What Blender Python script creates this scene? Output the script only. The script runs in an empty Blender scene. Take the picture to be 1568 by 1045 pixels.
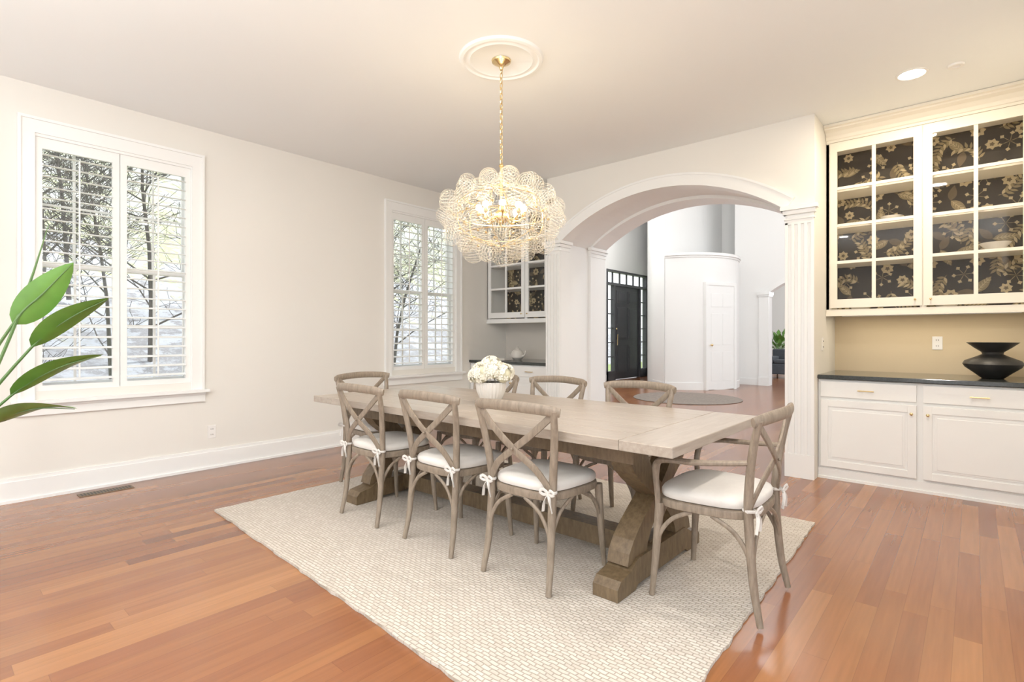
import bpy, bmesh, math, random
from mathutils import Vector, Matrix
random.seed(7)
C = bpy.context.scene.collection
H = 3.06

# ------------------------------------------------------------------ materials
def nmat(name):
    m = bpy.data.materials.new(name); m.use_nodes = True
    nt = m.node_tree
    b = nt.nodes['Principled BSDF']
    return m, nt, b
def mat(name, col, rough=0.5, metal=0.0, noise=0.04, scale=8.0, bump=0.0, emis=None, estr=0, spec=0.5):
    m, nt, b = nmat(name)
    b.inputs['Roughness'].default_value = rough
    b.inputs['Metallic'].default_value = metal
    b.inputs['Specular IOR Level'].default_value = spec
    tc = nt.nodes.new('ShaderNodeTexCoord')
    no = nt.nodes.new('ShaderNodeTexNoise'); no.inputs['Scale'].default_value = scale
    nt.links.new(tc.outputs['Object'], no.inputs['Vector'])
    mx = nt.nodes.new('ShaderNodeMix'); mx.data_type = 'RGBA'
    mx.inputs[6].default_value = (*[max(0, c*(1-noise)) for c in col], 1)
    mx.inputs[7].default_value = (*[min(1, c*(1+noise)) for c in col], 1)
    nt.links.new(no.outputs['Fac'], mx.inputs[0])
    nt.links.new(mx.outputs[2], b.inputs['Base Color'])
    if bump:
        bp = nt.nodes.new('ShaderNodeBump'); bp.inputs['Strength'].default_value = bump
        bp.inputs['Distance'].default_value = 0.003
        n2 = nt.nodes.new('ShaderNodeTexNoise'); n2.inputs['Scale'].default_value = scale*12
        nt.links.new(tc.outputs['Object'], n2.inputs['Vector'])
        nt.links.new(n2.outputs['Fac'], bp.inputs['Height'])
        nt.links.new(bp.outputs['Normal'], b.inputs['Normal'])
    if emis:
        b.inputs['Emission Color'].default_value = (*emis, 1)
        b.inputs['Emission Strength'].default_value = estr
    return m
def woodmat(name, c1, c2, rough=0.5, stretch=(1, 1, 1), scale=18):
    m, nt, b = nmat(name)
    b.inputs['Roughness'].default_value = rough
    tc = nt.nodes.new('ShaderNodeTexCoord'); mp = nt.nodes.new('ShaderNodeMapping')
    mp.inputs['Scale'].default_value = stretch
    no = nt.nodes.new('ShaderNodeTexNoise'); no.inputs['Scale'].default_value = scale
    no.inputs['Detail'].default_value = 6; no.inputs['Roughness'].default_value = 0.65
    cr = nt.nodes.new('ShaderNodeValToRGB')
    cr.color_ramp.elements[0].position = 0.3; cr.color_ramp.elements[0].color = (*c1, 1)
    cr.color_ramp.elements[1].position = 0.7; cr.color_ramp.elements[1].color = (*c2, 1)
    nt.links.new(tc.outputs['Object'], mp.inputs['Vector']); nt.links.new(mp.outputs[0], no.inputs['Vector'])
    nt.links.new(no.outputs['Fac'], cr.inputs[0]); nt.links.new(cr.outputs[0], b.inputs['Base Color'])
    bp = nt.nodes.new('ShaderNodeBump'); bp.inputs['Strength'].default_value = 0.25; bp.inputs['Distance'].default_value = 0.002
    nt.links.new(no.outputs['Fac'], bp.inputs['Height']); nt.links.new(bp.outputs[0], b.inputs['Normal'])
    return m

M_wall = mat('wall_paint', (0.775, 0.755, 0.705), 0.85, noise=0.015, scale=2)
M_wallw = mat('foyer_paint', (0.85, 0.855, 0.845), 0.85, noise=0.01, scale=2)
M_ceil = mat('ceiling_paint', (0.86, 0.88, 0.88), 0.9, noise=0.01, scale=1)
M_trim = mat('trim_paint', (0.86, 0.87, 0.86), 0.4, noise=0.01)
M_cab = mat('cabinet_paint', (0.83, 0.78, 0.67), 0.4, noise=0.01)
M_cabb = mat('base_cabinet_paint', (0.84, 0.845, 0.83), 0.4, noise=0.01)
M_splash = mat('backsplash_paint', (0.62, 0.50, 0.32), 0.7, noise=0.03, scale=3)
M_splashL = mat('backsplash_paint_far', (0.66, 0.62, 0.56), 0.7, noise=0.03, scale=3)
M_granite = mat('granite', (0.03, 0.035, 0.035), 0.12, noise=0.8, scale=120)
M_brass = mat('brass', (0.75, 0.57, 0.28), 0.25, 1.0, noise=0.05)
M_chair = woodmat('weathered_oak', (0.155, 0.115, 0.08), (0.29, 0.23, 0.17), 0.5, (6, 6, 1.2), 10)
M_tabtop = woodmat('table_top_wood', (0.29, 0.235, 0.185), (0.42, 0.36, 0.30), 0.28, (1, 9, 9), 5)
M_tabend = woodmat('table_end_wood', (0.29, 0.235, 0.185), (0.42, 0.36, 0.30), 0.28, (9, 1, 9), 5)
M_tableg = woodmat('table_leg_wood', (0.07, 0.043, 0.019), (0.16, 0.105, 0.052), 0.5, (5, 5, 1.5), 9)
M_cush = mat('cushion_linen', (0.68, 0.65, 0.61), 0.9, noise=0.05, scale=30, bump=0.3)
M_black = mat('black_ceramic', (0.012, 0.012, 0.012), 0.45, noise=0.2)
M_dark = mat('entry_door_paint', (0.05, 0.052, 0.06), 0.4, noise=0.1)
M_slot = mat('slot_dark', (0.02, 0.02, 0.02), 0.6)
M_vase = mat('white_ceramic', (0.68, 0.645, 0.59), 0.35, noise=0.02)
M_petal = mat('hydrangea_petal', (0.84, 0.80, 0.67), 0.8, noise=0.06, scale=40)
M_petalc = mat('hydrangea_core', (0.60, 0.57, 0.40), 0.9, noise=0.1, scale=40)
M_leaf = mat('leaf_green', (0.10, 0.25, 0.035), 0.36, noise=0.4, scale=9)
M_leafs = mat('stem_green', (0.10, 0.20, 0.06), 0.5, noise=0.2)
M_pot = mat('planter', (0.75, 0.73, 0.7), 0.6)
M_sofa = mat('sofa_fabric', (0.06, 0.07, 0.085), 0.9, noise=0.2, scale=20)
M_plastic = mat('white_plastic', (0.85, 0.84, 0.82), 0.35)
M_paper = mat('wallpaper_ground', (0.042, 0.033, 0.025), 0.75, noise=0.2, scale=30)
M_pat1 = mat('wallpaper_cream', (0.58, 0.46, 0.26), 0.8, noise=0.15, scale=60)
M_pat2 = mat('wallpaper_leaf', (0.30, 0.23, 0.12), 0.8, noise=0.25, scale=60)
M_pat3 = mat('wallpaper_taupe', (0.15, 0.11, 0.065), 0.8, noise=0.25, scale=60)
M_bark = mat('bark', (0.10, 0.09, 0.085), 0.9, noise=0.3, scale=5)
M_bounce = mat('bounce_stone', (0.70, 0.70, 0.70), 0.8, noise=0.08, scale=1)  # pale so the added outside ground throws light indoors
M_jute = mat('jute', (0.20, 0.165, 0.14), 0.95, noise=0.4, scale=25, bump=0.6)
M_bulb = mat('bulb', (1, 0.9, 0.7), 0.3, emis=(1.0, 0.80, 0.50), estr=120)
M_can = mat('downlight_lens', (1, 1, 1), 0.3, emis=(1.0, 0.88, 0.70), estr=14)

# window / cabinet glass: mostly clear with a glossy skin
def glassmat(name, gl=0.08, tint=(1, 1, 1)):
    m, nt, b = nmat(name); nt.nodes.remove(b)
    out = nt.nodes['Material Output']
    tr = nt.nodes.new('ShaderNodeBsdfTransparent'); tr.inputs[0].default_value = (*tint, 1)
    g = nt.nodes.new('ShaderNodeBsdfGlossy'); g.inputs['Roughness'].default_value = 0.02
    mx = nt.nodes.new('ShaderNodeMixShader'); mx.inputs[0].default_value = gl
    nt.links.new(tr.outputs[0], mx.inputs[1]); nt.links.new(g.outputs[0], mx.inputs[2])
    nt.links.new(mx.outputs[0], out.inputs[0])
    return m
M_glass = glassmat('window_glass', 0.03, (0.98, 0.985, 0.985))
M_cglass = glassmat('cabinet_glass', 0.007, (0.99, 0.99, 0.985))

def swirlglass():
    m, nt, b = nmat('swirl_glass')
    out = nt.nodes['Material Output']
    b.inputs['Base Color'].default_value = (0.84, 0.78, 0.66, 1); b.inputs['Roughness'].default_value = 0.05
    uv = nt.nodes.new('ShaderNodeTexCoord')
    sep = nt.nodes.new('ShaderNodeSeparateXYZ'); nt.links.new(uv.outputs['UV'], sep.inputs[0])
    a = nt.nodes.new('ShaderNodeMath'); a.operation = 'MULTIPLY'; a.inputs[1].default_value = 11*math.pi*2
    nt.links.new(sep.outputs[1], a.inputs[0])
    a0 = nt.nodes.new('ShaderNodeMath'); a0.operation = 'MULTIPLY'; a0.inputs[1].default_value = 2*math.pi*2
    nt.links.new(sep.outputs[0], a0.inputs[0])
    a1 = nt.nodes.new('ShaderNodeMath'); a1.operation = 'ADD'
    nt.links.new(a.outputs[0], a1.inputs[0]); nt.links.new(a0.outputs[0], a1.inputs[1])
    s = nt.nodes.new('ShaderNodeMath'); s.operation = 'SINE'; nt.links.new(a1.outputs[0], s.inputs[0])
    r = nt.nodes.new('ShaderNodeMapRange'); r.inputs[1].default_value = 0.76; r.inputs[2].default_value = 1.0
    r.inputs[3].default_value = 0.0; r.inputs[4].default_value = 0.42
    nt.links.new(s.outputs[0], r.inputs[0])
    lw = nt.nodes.new('ShaderNodeLayerWeight'); lw.inputs[0].default_value = 0.35
    p = nt.nodes.new('ShaderNodeMath'); p.operation = 'POWER'; p.inputs[1].default_value = 4.0
    nt.links.new(lw.outputs['Facing'], p.inputs[0])
    q = nt.nodes.new('ShaderNodeMath'); q.operation = 'MULTIPLY_ADD'; q.inputs[1].default_value = 0.75; q.inputs[2].default_value = 0.015
    nt.links.new(p.outputs[0], q.inputs[0])
    mxm = nt.nodes.new('ShaderNodeMath'); mxm.operation = 'MAXIMUM'
    nt.links.new(q.outputs[0], mxm.inputs[0]); nt.links.new(r.outputs[0], mxm.inputs[1])
    tr = nt.nodes.new('ShaderNodeBsdfTransparent')
    mx = nt.nodes.new('ShaderNodeMixShader')
    nt.links.new(mxm.outputs[0], mx.inputs[0]); nt.links.new(tr.outputs[0], mx.inputs[1]); nt.links.new(b.outputs[0], mx.inputs[2])
    nt.links.new(mx.outputs[0], out.inputs[0])
    return m
M_swirl = swirlglass()

def floormat():
    m, nt, b = nmat('cherry_planks')
    N = nt.nodes.new; L = nt.links.new
    tc = N('ShaderNodeTexCoord'); sep = N('ShaderNodeSeparateXYZ'); L(tc.outputs['Object'], sep.inputs[0])
    def mth(op, a, bb=None, c=None):
        n = N('ShaderNodeMath'); n.operation = op
        for i, v in enumerate((a, bb, c)):
            if v is None: continue
            if isinstance(v, (int, float)): n.inputs[i].default_value = v
            else: L(v, n.inputs[i])
        return n.outputs[0]
    W = 0.086; LEN = 1.1
    xi = mth('DIVIDE', sep.outputs[0], W); fx = mth('FLOOR', xi)
    wn = N('ShaderNodeTexWhiteNoise'); wn.noise_dimensions = '1D'; L(fx, wn.inputs['W'])
    yo = mth('MULTIPLY_ADD', wn.outputs['Value'], 7.3, mth('DIVIDE', sep.outputs[1], LEN)); fy = mth('FLOOR', yo)
    cb = N('ShaderNodeCombineXYZ'); L(fx, cb.inputs[0]); L(fy, cb.inputs[1])
    w2 = N('ShaderNodeTexWhiteNoise'); w2.noise_dimensions = '2D'; L(cb.outputs[0], w2.inputs['Vector'])
    cr = N('ShaderNodeValToRGB'); e = cr.color_ramp.elements
    e[0].position = 0; e[0].color = (0.125, 0.038, 0.015, 1)
    e[1].position = 1; e[1].color = (0.31, 0.125, 0.042, 1)
    k = e.new(0.07); k.color = (0.19, 0.060, 0.021, 1)
    k = e.new(0.5); k.color = (0.225, 0.077, 0.025, 1)
    k = e.new(0.88); k.color = (0.255, 0.094, 0.030, 1)
    L(w2.outputs['Value'], cr.inputs[0])
    # grain
    mp = N('ShaderNodeMapping'); mp.inputs['Scale'].default_value = (30, 1.5, 1); L(tc.outputs['Object'], mp.inputs[0])
    addv = N('ShaderNodeVectorMath'); addv.operation = 'ADD'; L(mp.outputs[0], addv.inputs[0]); L(w2.outputs['Color'], addv.inputs[1])
    no = N('ShaderNodeTexNoise'); no.inputs['Scale'].default_value = 1.6; no.inputs['Detail'].default_value = 5; L(addv.outputs[0], no.inputs['Vector'])
    g = mth('MULTIPLY_ADD', no.outputs['Fac'], 0.5, 0.77)
    # gaps
    frx = mth('FRACT', xi); ex = mth('MINIMUM', frx, mth('SUBTRACT', 1.0, frx))
    fry = mth('FRACT', yo); ey = mth('MINIMUM', fry, mth('SUBTRACT', 1.0, fry))
    gx = mth('GREATER_THAN', ex, 0.012); gy = mth('GREATER_THAN', ey, 0.0011)
    gap = mth('MULTIPLY_ADD', mth('MULTIPLY', gx, gy), 0.25, 0.75)
    f = mth('MULTIPLY', g, gap)
    vm = N('ShaderNodeVectorMath'); vm.operation = 'SCALE'; L(cr.outputs[0], vm.inputs[0]); L(f, vm.inputs['Scale'])
    L(vm.outputs[0], b.inputs['Base Color'])
    b.inputs['Roughness'].default_value = 0.24; b.inputs['Specular IOR Level'].default_value = 0.7
    bp = N('ShaderNodeBump'); bp.inputs['Strength'].default_value = 0.08; bp.inputs['Distance'].default_value = 0.001
    L(f, bp.inputs['Height']); L(bp.outputs[0], b.inputs['Normal'])
    return m
M_floor = floormat()

def rugmat():
    m, nt, b = nmat('woven_wool')
    N = nt.nodes.new; L = nt.links.new
    tc = N('ShaderNodeTexCoord')
    br = N('ShaderNodeTexBrick'); br.inputs['Scale'].default_value = 1.0
    br.inputs['Brick Width'].default_value = 0.04; br.inputs['Row Height'].default_value = 0.018
    br.inputs['Mortar Size'].default_value = 0.003; br.inputs['Mortar Smooth'].default_value = 0.7
    br.inputs['Color1'].default_value = (0.51, 0.455, 0.39, 1); br.inputs['Color2'].default_value = (0.61, 0.555, 0.49, 1)
    br.inputs['Mortar'].default_value = (0.39, 0.335, 0.27, 1)
    no = N('ShaderNodeTexNoise'); no.inputs['Scale'].default_value = 14
    vm = N('ShaderNodeVectorMath'); vm.operation = 'MULTIPLY_ADD'; vm.inputs[1].default_value = (0.02, 0.02, 0)
    L(tc.outputs['Object'], no.inputs['Vector']); L(no.outputs['Color'], vm.inputs[0]); L(tc.outputs['Object'], vm.inputs[2])
    L(vm.outputs[0], br.inputs['Vector']); L(br.outputs['Color'], b.inputs['Base Color'])
    bp = N('ShaderNodeBump'); bp.inputs['Strength'].default_value = 0.7; bp.inputs['Distance'].default_value = 0.006
    inv = N('ShaderNodeMath'); inv.operation = 'SUBTRACT'; inv.inputs[0].default_value = 1; L(br.outputs['Fac'], inv.inputs[1])
    L(inv.outputs[0], bp.inputs['Height']); L(bp.outputs[0], b.inputs['Normal'])
    b.inputs['Roughness'].default_value = 0.95
    return m
M_rug = rugmat()

def hillmat():
    m, nt, b = nmat('winter_hillside')
    N = nt.nodes.new; L = nt.links.new
    tc = N('ShaderNodeTexCoord'); sep = N('ShaderNodeSeparateXYZ'); L(tc.outputs['Object'], sep.inputs[0])
    no = N('ShaderNodeTexNoise'); no.inputs['Scale'].default_value = 0.9; no.inputs['Detail'].default_value = 8
    no.inputs['Roughness'].default_value = 0.75
    L(tc.outputs['Object'], no.inputs['Vector'])
    mr = N('ShaderNodeMapRange'); mr.inputs[1].default_value = 0.0; mr.inputs[2].default_value = 8.0
    mr.inputs[3].default_value = -0.16; mr.inputs[4].default_value = 0.16
    L(sep.outputs[2], mr.inputs[0])
    ad = N('ShaderNodeMath'); ad.operation = 'ADD'; L(mr.outputs[0], ad.inputs[0]); L(no.outputs['Fac'], ad.inputs[1])
    cr = N('ShaderNodeValToRGB'); e = cr.color_ramp.elements
    e[0].position = 0.25; e[0].color = (0.44, 0.47, 0.52, 1)
    e[1].position = 0.80; e[1].color = (0.50, 0.53, 0.55, 1)
    k = e.new(0.36); k.color = (0.24, 0.24, 0.25, 1)
    k = e.new(0.42); k.color = (0.48, 0.52, 0.58, 1)
    k = e.new(0.52); k.color = (0.42, 0.44, 0.44, 1)
    k = e.new(0.57); k.color = (0.45, 0.50, 0.22, 1)
    k = e.new(0.65); k.color = (0.50, 0.54, 0.46, 1)
    L(ad.outputs[0], cr.inputs[0]); L(cr.outputs[0], b.inputs['Base Color'])
    b.inputs['Roughness'].default_value = 1
    return m
M_hill = hillmat()
M_grass = mat('lawn_grass', (0.20, 0.28, 0.08), 0.95, noise=0.5, scale=2.5)

# ------------------------------------------------------------------ geometry helpers
def link(o, parent=None):
    C.objects.link(o)
    if parent: o.parent = parent
    return o
def empty(name, loc=(0, 0, 0), rz=0.0):
    o = bpy.data.objects.new(name, None); o.location = loc; o.rotation_euler = (0, 0, rz); o.empty_display_size = 0.1
    C.objects.link(o); return o
class MB:
    def __init__(s): s.v = []; s.f = []; s.m = []; s.k = 0
    def box(s, x0, x1, y0, y1, z0, z1, mi=0):
        n = len(s.v); e = 0.00013*(s.k % 6); s.k += 1     # tiny offsets so mitred parts never share a face plane
        x0 -= e; y0 -= e; x1 += e; y1 += e; z1 += e
        s.v += [(x0,y0,z0),(x1,y0,z0),(x1,y1,z0),(x0,y1,z0),(x0,y0,z1),(x1,y0,z1),(x1,y1,z1),(x0,y1,z1)]
        for q in ((0,3,2,1),(4,5,6,7),(0,1,5,4),(1,2,6,5),(2,3,7,6),(3,0,4,7)):
            s.f.append([n+i for i in q]); s.m.append(mi)
    def poly(s, pts, mi=0):
        n = len(s.v); s.v += [tuple(p) for p in pts]; s.f.append(list(range(n, n+len(pts)))); s.m.append(mi)
    def prism(s, poly, fn, a0, a1, mi=0):
        n = len(s.v); k = len(poly)
        s.v += [fn(p, a0) for p in poly] + [fn(p, a1) for p in poly]
        s.f.append([n+i for i in range(k)][::-1]); s.f.append([n+k+i for i in range(k)]); s.m += [mi, mi]
        for i in range(k):
            j = (i+1) % k; s.f.append([n+i, n+j, n+k+j, n+k+i]); s.m.append(mi)
    def sweep(s, pts, rad, n=8, up=(0, 0, 1), seg=4, mi=0, sq=False):
        P = [Vector(p) for p in pts]; R = [r if isinstance(r, tuple) else (r, r) for r in (rad if isinstance(rad, list) else [rad]*len(P))]
        up = Vector(up); Q = []; RR = []
        if len(P) == 2: seg = 1
        for i in range(len(P)-1):
            p0 = P[i-1] if i else P[0]*2-P[1]; p3 = P[i+2] if i+2 < len(P) else P[-1]*2-P[-2]
            for k in range(seg):
                t = k/seg
                q = 0.5*((2*P[i]) + (P[i+1]-p0)*t + (2*p0-5*P[i]+4*P[i+1]-p3)*t*t + (3*P[i]-p0-3*P[i+1]+p3)*t**3)
                Q.append(q); RR.append(tuple(R[i][j]*(1-t)+R[i+1][j]*t for j in (0, 1)))
        Q.append(P[-1]); RR.append(R[-1])
        b0 = len(s.v)
        for i, q in enumerate(Q):
            t = (Q[min(i+1, len(Q)-1)]-Q[max(i-1, 0)]).normalized()
            sd = up.cross(t)
            if sd.length < 1e-3: sd = Vector((1, 0, 0)).cross(t)
            sd.normalize(); u = t.cross(sd)
            for k in range(n):
                a = 2*math.pi*(k+0.5)/n; ca, sa = math.cos(a), math.sin(a)
                if sq: ca = math.copysign(abs(ca)**0.35, ca); sa = math.copysign(abs(sa)**0.35, sa)
                s.v.append(tuple(q + sd*ca*RR[i][0] + u*sa*RR[i][1]))
        for i in range(len(Q)-1):
            for k in range(n):
                k2 = (k+1) % n
                s.f.append([b0+i*n+k, b0+i*n+k2, b0+(i+1)*n+k2, b0+(i+1)*n+k]); s.m.append(mi)
        s.f.append([b0+k for k in range(n)][::-1]); s.f.append([b0+(len(Q)-1)*n+k for k in range(n)]); s.m += [mi, mi]
    def lathe(s, prof, n=32, c=(0, 0, 0), ribs=0, ra=0.0, mi=0):
        b0 = len(s.v)
        for (r, z) in prof:
            for k in range(n):
                a = 2*math.pi*k/n; rr = r*(1+ra*math.cos(ribs*a))
                s.v.append((c[0]+rr*math.cos(a), c[1]+rr*math.sin(a), c[2]+z))
        for i in range(len(prof)-1):
            for k in range(n):
                k2 = (k+1) % n; s.f.append([b0+i*n+k, b0+i*n+k2, b0+(i+1)*n+k2, b0+(i+1)*n+k]); s.m.append(mi)
        s.f.append([b0+k for k in range(n)][::-1]); s.f.append([b0+(len(prof)-1)*n+k for k in range(n)]); s.m += [mi, mi]
    def loft(s, out, layers, mi=0):
        n = len(out); b0 = len(s.v)
        for (z, sc) in layers: s.v += [(p[0]*sc, p[1]*sc, z) for p in out]
        for i in range(len(layers)-1):
            for k in range(n):
                k2 = (k+1) % n; s.f.append([b0+i*n+k, b0+i*n+k2, b0+(i+1)*n+k2, b0+(i+1)*n+k]); s.m.append(mi)
        s.f.append([b0+k for k in range(n)][::-1]); s.f.append([b0+(len(layers)-1)*n+k for k in range(n)]); s.m += [mi, mi]
    def sphere(s, c, r, n=10, mi=0, sz=1.0):
        prof = [(max(1e-4, r*math.sin(math.pi*i/n)), -r*sz*math.cos(math.pi*i/n)) for i in range(n+1)]
        s.lathe(prof, n*2, c, mi=mi)
    def mesh(s, name, mats, smooth=False):
        me = bpy.data.meshes.new(name); me.from_pydata(s.v, [], s.f)
        for m in (mats if isinstance(mats, (list, tuple)) else [mats]): me.materials.append(m)
        for p, mi in zip(me.polygons, s.m): p.material_index = mi
        bm = bmesh.new(); bm.from_mesh(me); bmesh.ops.recalc_face_normals(bm, faces=bm.faces); bm.to_mesh(me); bm.free()
        if smooth:
            me.polygons.foreach_set('use_smooth', [True]*len(me.polygons))
            try: me.set_sharp_from_angle(angle=math.radians(40))
            except Exception: pass
        me.update(); return me
    def obj(s, name, mats, parent=None, smooth=False, bevel=0, loc=None):
        o = bpy.data.objects.new(name, s.mesh(name, mats, smooth)); link(o, parent)
        if loc: o.location = loc
        if bevel:
            b = o.modifiers.new('bevel', 'BEVEL'); b.width = bevel; b.segments = 2; b.limit_method = 'ANGLE'
        return o
def box(name, x0, x1, y0, y1, z0, z1, m, parent=None, bevel=0):
    b = MB(); b.box(x0, x1, y0, y1, z0, z1); return b.obj(name, m, parent, bevel=bevel)

# ------------------------------------------------------------------ room shell
XR = 5.60; YA0, YA1 = 4.99, 5.94; YB = 5.85
box('floor', -2.3, 8.0, -3.0, 20.0, -0.12, 0.0, M_floor)
box('ceiling', -0.15, XR+0.15, -3.0, YA0+0.9, H, H+0.15, M_ceil)
# left wall with two window openings
WIN = [(0.53, 1.76), (3.70, 4.93)]
w = MB(); ys = -3.0
for (a, b) in WIN:
    w.box(-0.16, 0, ys, a+0.08, 0, H)
    w.box(-0.16, 0, a+0.08, b-0.08, 0, 0.79)
    w.box(-0.16, 0, a+0.08, b-0.08, 2.70, H); ys = b-0.08
w.box(-0.16, 0, ys, YA1, 0, H)
w.obj('wall_left', M_wall)
box('wall_back_alcove_left', 0, 1.42, YB, YA1, 0, H, M_splashL)
box('wall_back_alcove_right', 4.22, XR, YB, YA1, 0, H, M_splash)
w = MB(); w.box(XR, XR+0.15, 2.6, YA1, 0, H); w.box(XR, XR+0.15, -3, 2.6, 2.5, H); w.box(XR, XR+0.15, -0.6, 0.3, 0, 2.5)
w.obj('wall_right', M_wall)
# arch wall
XO0, XO1, ZS, RISE = 1.62, 4.00, 2.29, 0.40
def arc(x0, x1, zs, rise, n=28):
    hw = (x1-x0)/2; R = (hw*hw+rise*rise)/(2*rise); a = math.asin(hw/R); cx = (x0+x1)/2; cz = zs+rise-R
    return [(cx+R*math.sin(-a+2*a*i/n), cz+R*math.cos(-a+2*a*i/n)) for i in range(n+1)]
def archpoly(X0, X1, x0, x1, zs, rise, top):
    return [(X0, 0), (x0, 0)] + arc(x0, x1, zs, rise) + [(x1, 0), (X1, 0), (X1, top), (X0, top)]
XZ = lambda p, a: (p[0], a, p[1])
w = MB(); w.prism(archpoly(1.42, 4.22, XO0-0.04, XO1+0.04, ZS, RISE+0.04, H+0.1), XZ, YA0, YA1)
w.obj('wall_arch', M_wall)
w = MB()
for (a, b) in ((YA0+0.001, YA0+0.17), (YA1-0.32, YA1-0.001)):
    w.prism(archpoly(1.44, 4.20, XO0, XO1, ZS, RISE, ZS+RISE+0.06), XZ, a, b)
w.prism(archpoly(1.55, 4.07, XO0-0.036, XO1+0.036, ZS, RISE+0.036, ZS+RISE+0.055), XZ, YA0+0.02, YA1-0.02)
w.obj('trim_arch_jamb', M_trim)
# arch casing band
w = MB()
def band(w, off0, off1, y0, y1):
    hw = (XO1-XO0)/2; R = (hw*hw+RISE*RISE)/(2*RISE); cx = (XO0+XO1)/2; cz = ZS+RISE-R
    P = []
    for off, rev in ((off0, False), (off1, True)):
        l = []
        for (x, z) in arc(XO0, XO1, ZS, RISE):
            d = Vector((x-cx, z-cz)).normalized(); l.append((cx+d.x*(R+off), cz+d.y*(R+off)))
        P += l[::-1] if rev else l
    w.prism(P, XZ, y0, y1)
band(w, 0.0, 0.115, YA0-0.018, YA0+0.002); band(w, 0.10, 0.120, YA0-0.026, YA0+0.001)
band(w, 0.0, 0.115, YA1-0.002, YA1+0.018)
w.obj('trim_arch_casing', M_trim)
# fluted pilasters
def pilaster(name, x0, x1, y, sgn):
    w = MB(); n = 4; wd = x1-x0; fl = wd*0.115; gp = (wd-n*fl)/(n+1)
    if sgn > 0: w.box(x0, x1, y, y+0.018, 0, 2.28)
    else: w.box(x0, x1, y-0.018, y, 0, 2.28)
    yf0, yf1 = (y-0.03, y-0.018) if sgn < 0 else (y+0.018, y+0.03)
    for i in range(n+1):
        xx = x0+i*(fl+gp); w.box(xx, xx+gp, yf0, yf1, 0.2, 2.17)
    w.box(x0-0.003, x1+0.003, yf0-0.002, yf1+0.002, 0.0, 0.2); w.box(x0, x1, yf0, yf1, 2.15, 2.2)
    for (z0, z1, e) in ((2.19, 2.205, 0.008), (2.235, 2.27, 0.015), (2.27, 2.305, 0.032)):
        w.box(x0-e, x1+e, (y-0.03-e) if sgn < 0 else y, y if sgn < 0 else y+0.03+e, z0, z1)
    w.obj(name, M_trim, bevel=0.002)
pilaster('trim_pilaster_left_front', 1.42, 1.62, YA0, -1)
pilaster('trim_pilaster_right_front', 4.00, 4.22, YA0, -1)
pilaster('trim_pilaster_left_rear', 1.42, 1.62, YA1, 1)
pilaster('trim_pilaster_right_rear', 4.00, 4.22, YA1, 1)
w = MB()
for (x, s) in ((XO0, 1), (XO1, -1)):
    for (a, b) in ((YA0-0.03, YA0+0.17), (YA1-0.32, YA1+0.03)):
        for (z0, z1, e) in ((2.19, 2.205, 0.007), (2.235, 2.27, 0.014), (2.27, 2.305, 0.031)):
            xa, xb = sorted((x-s*0.02, x+s*e)); w.box(xa, xb, a-e, b+e, z0, z1)
w.obj('trim_capitals_jamb', M_trim, bevel=0.002)
def baseboard(name, x0, x1, y0, y1, face):
    w = MB(); t = 0.018
    if face == '+x': w.box(x0, x0+t, y0, y1, 0, 0.15); w.box(x0, x0+t*0.6, y0, y1, 0.15, 0.175); w.box(x0, x0+t+0.012, y0, y1, 0, 0.02)
    w.obj(name, M_trim)
baseboard('baseboard_left', 0, 0, -3, 5.10, '+x')

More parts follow.
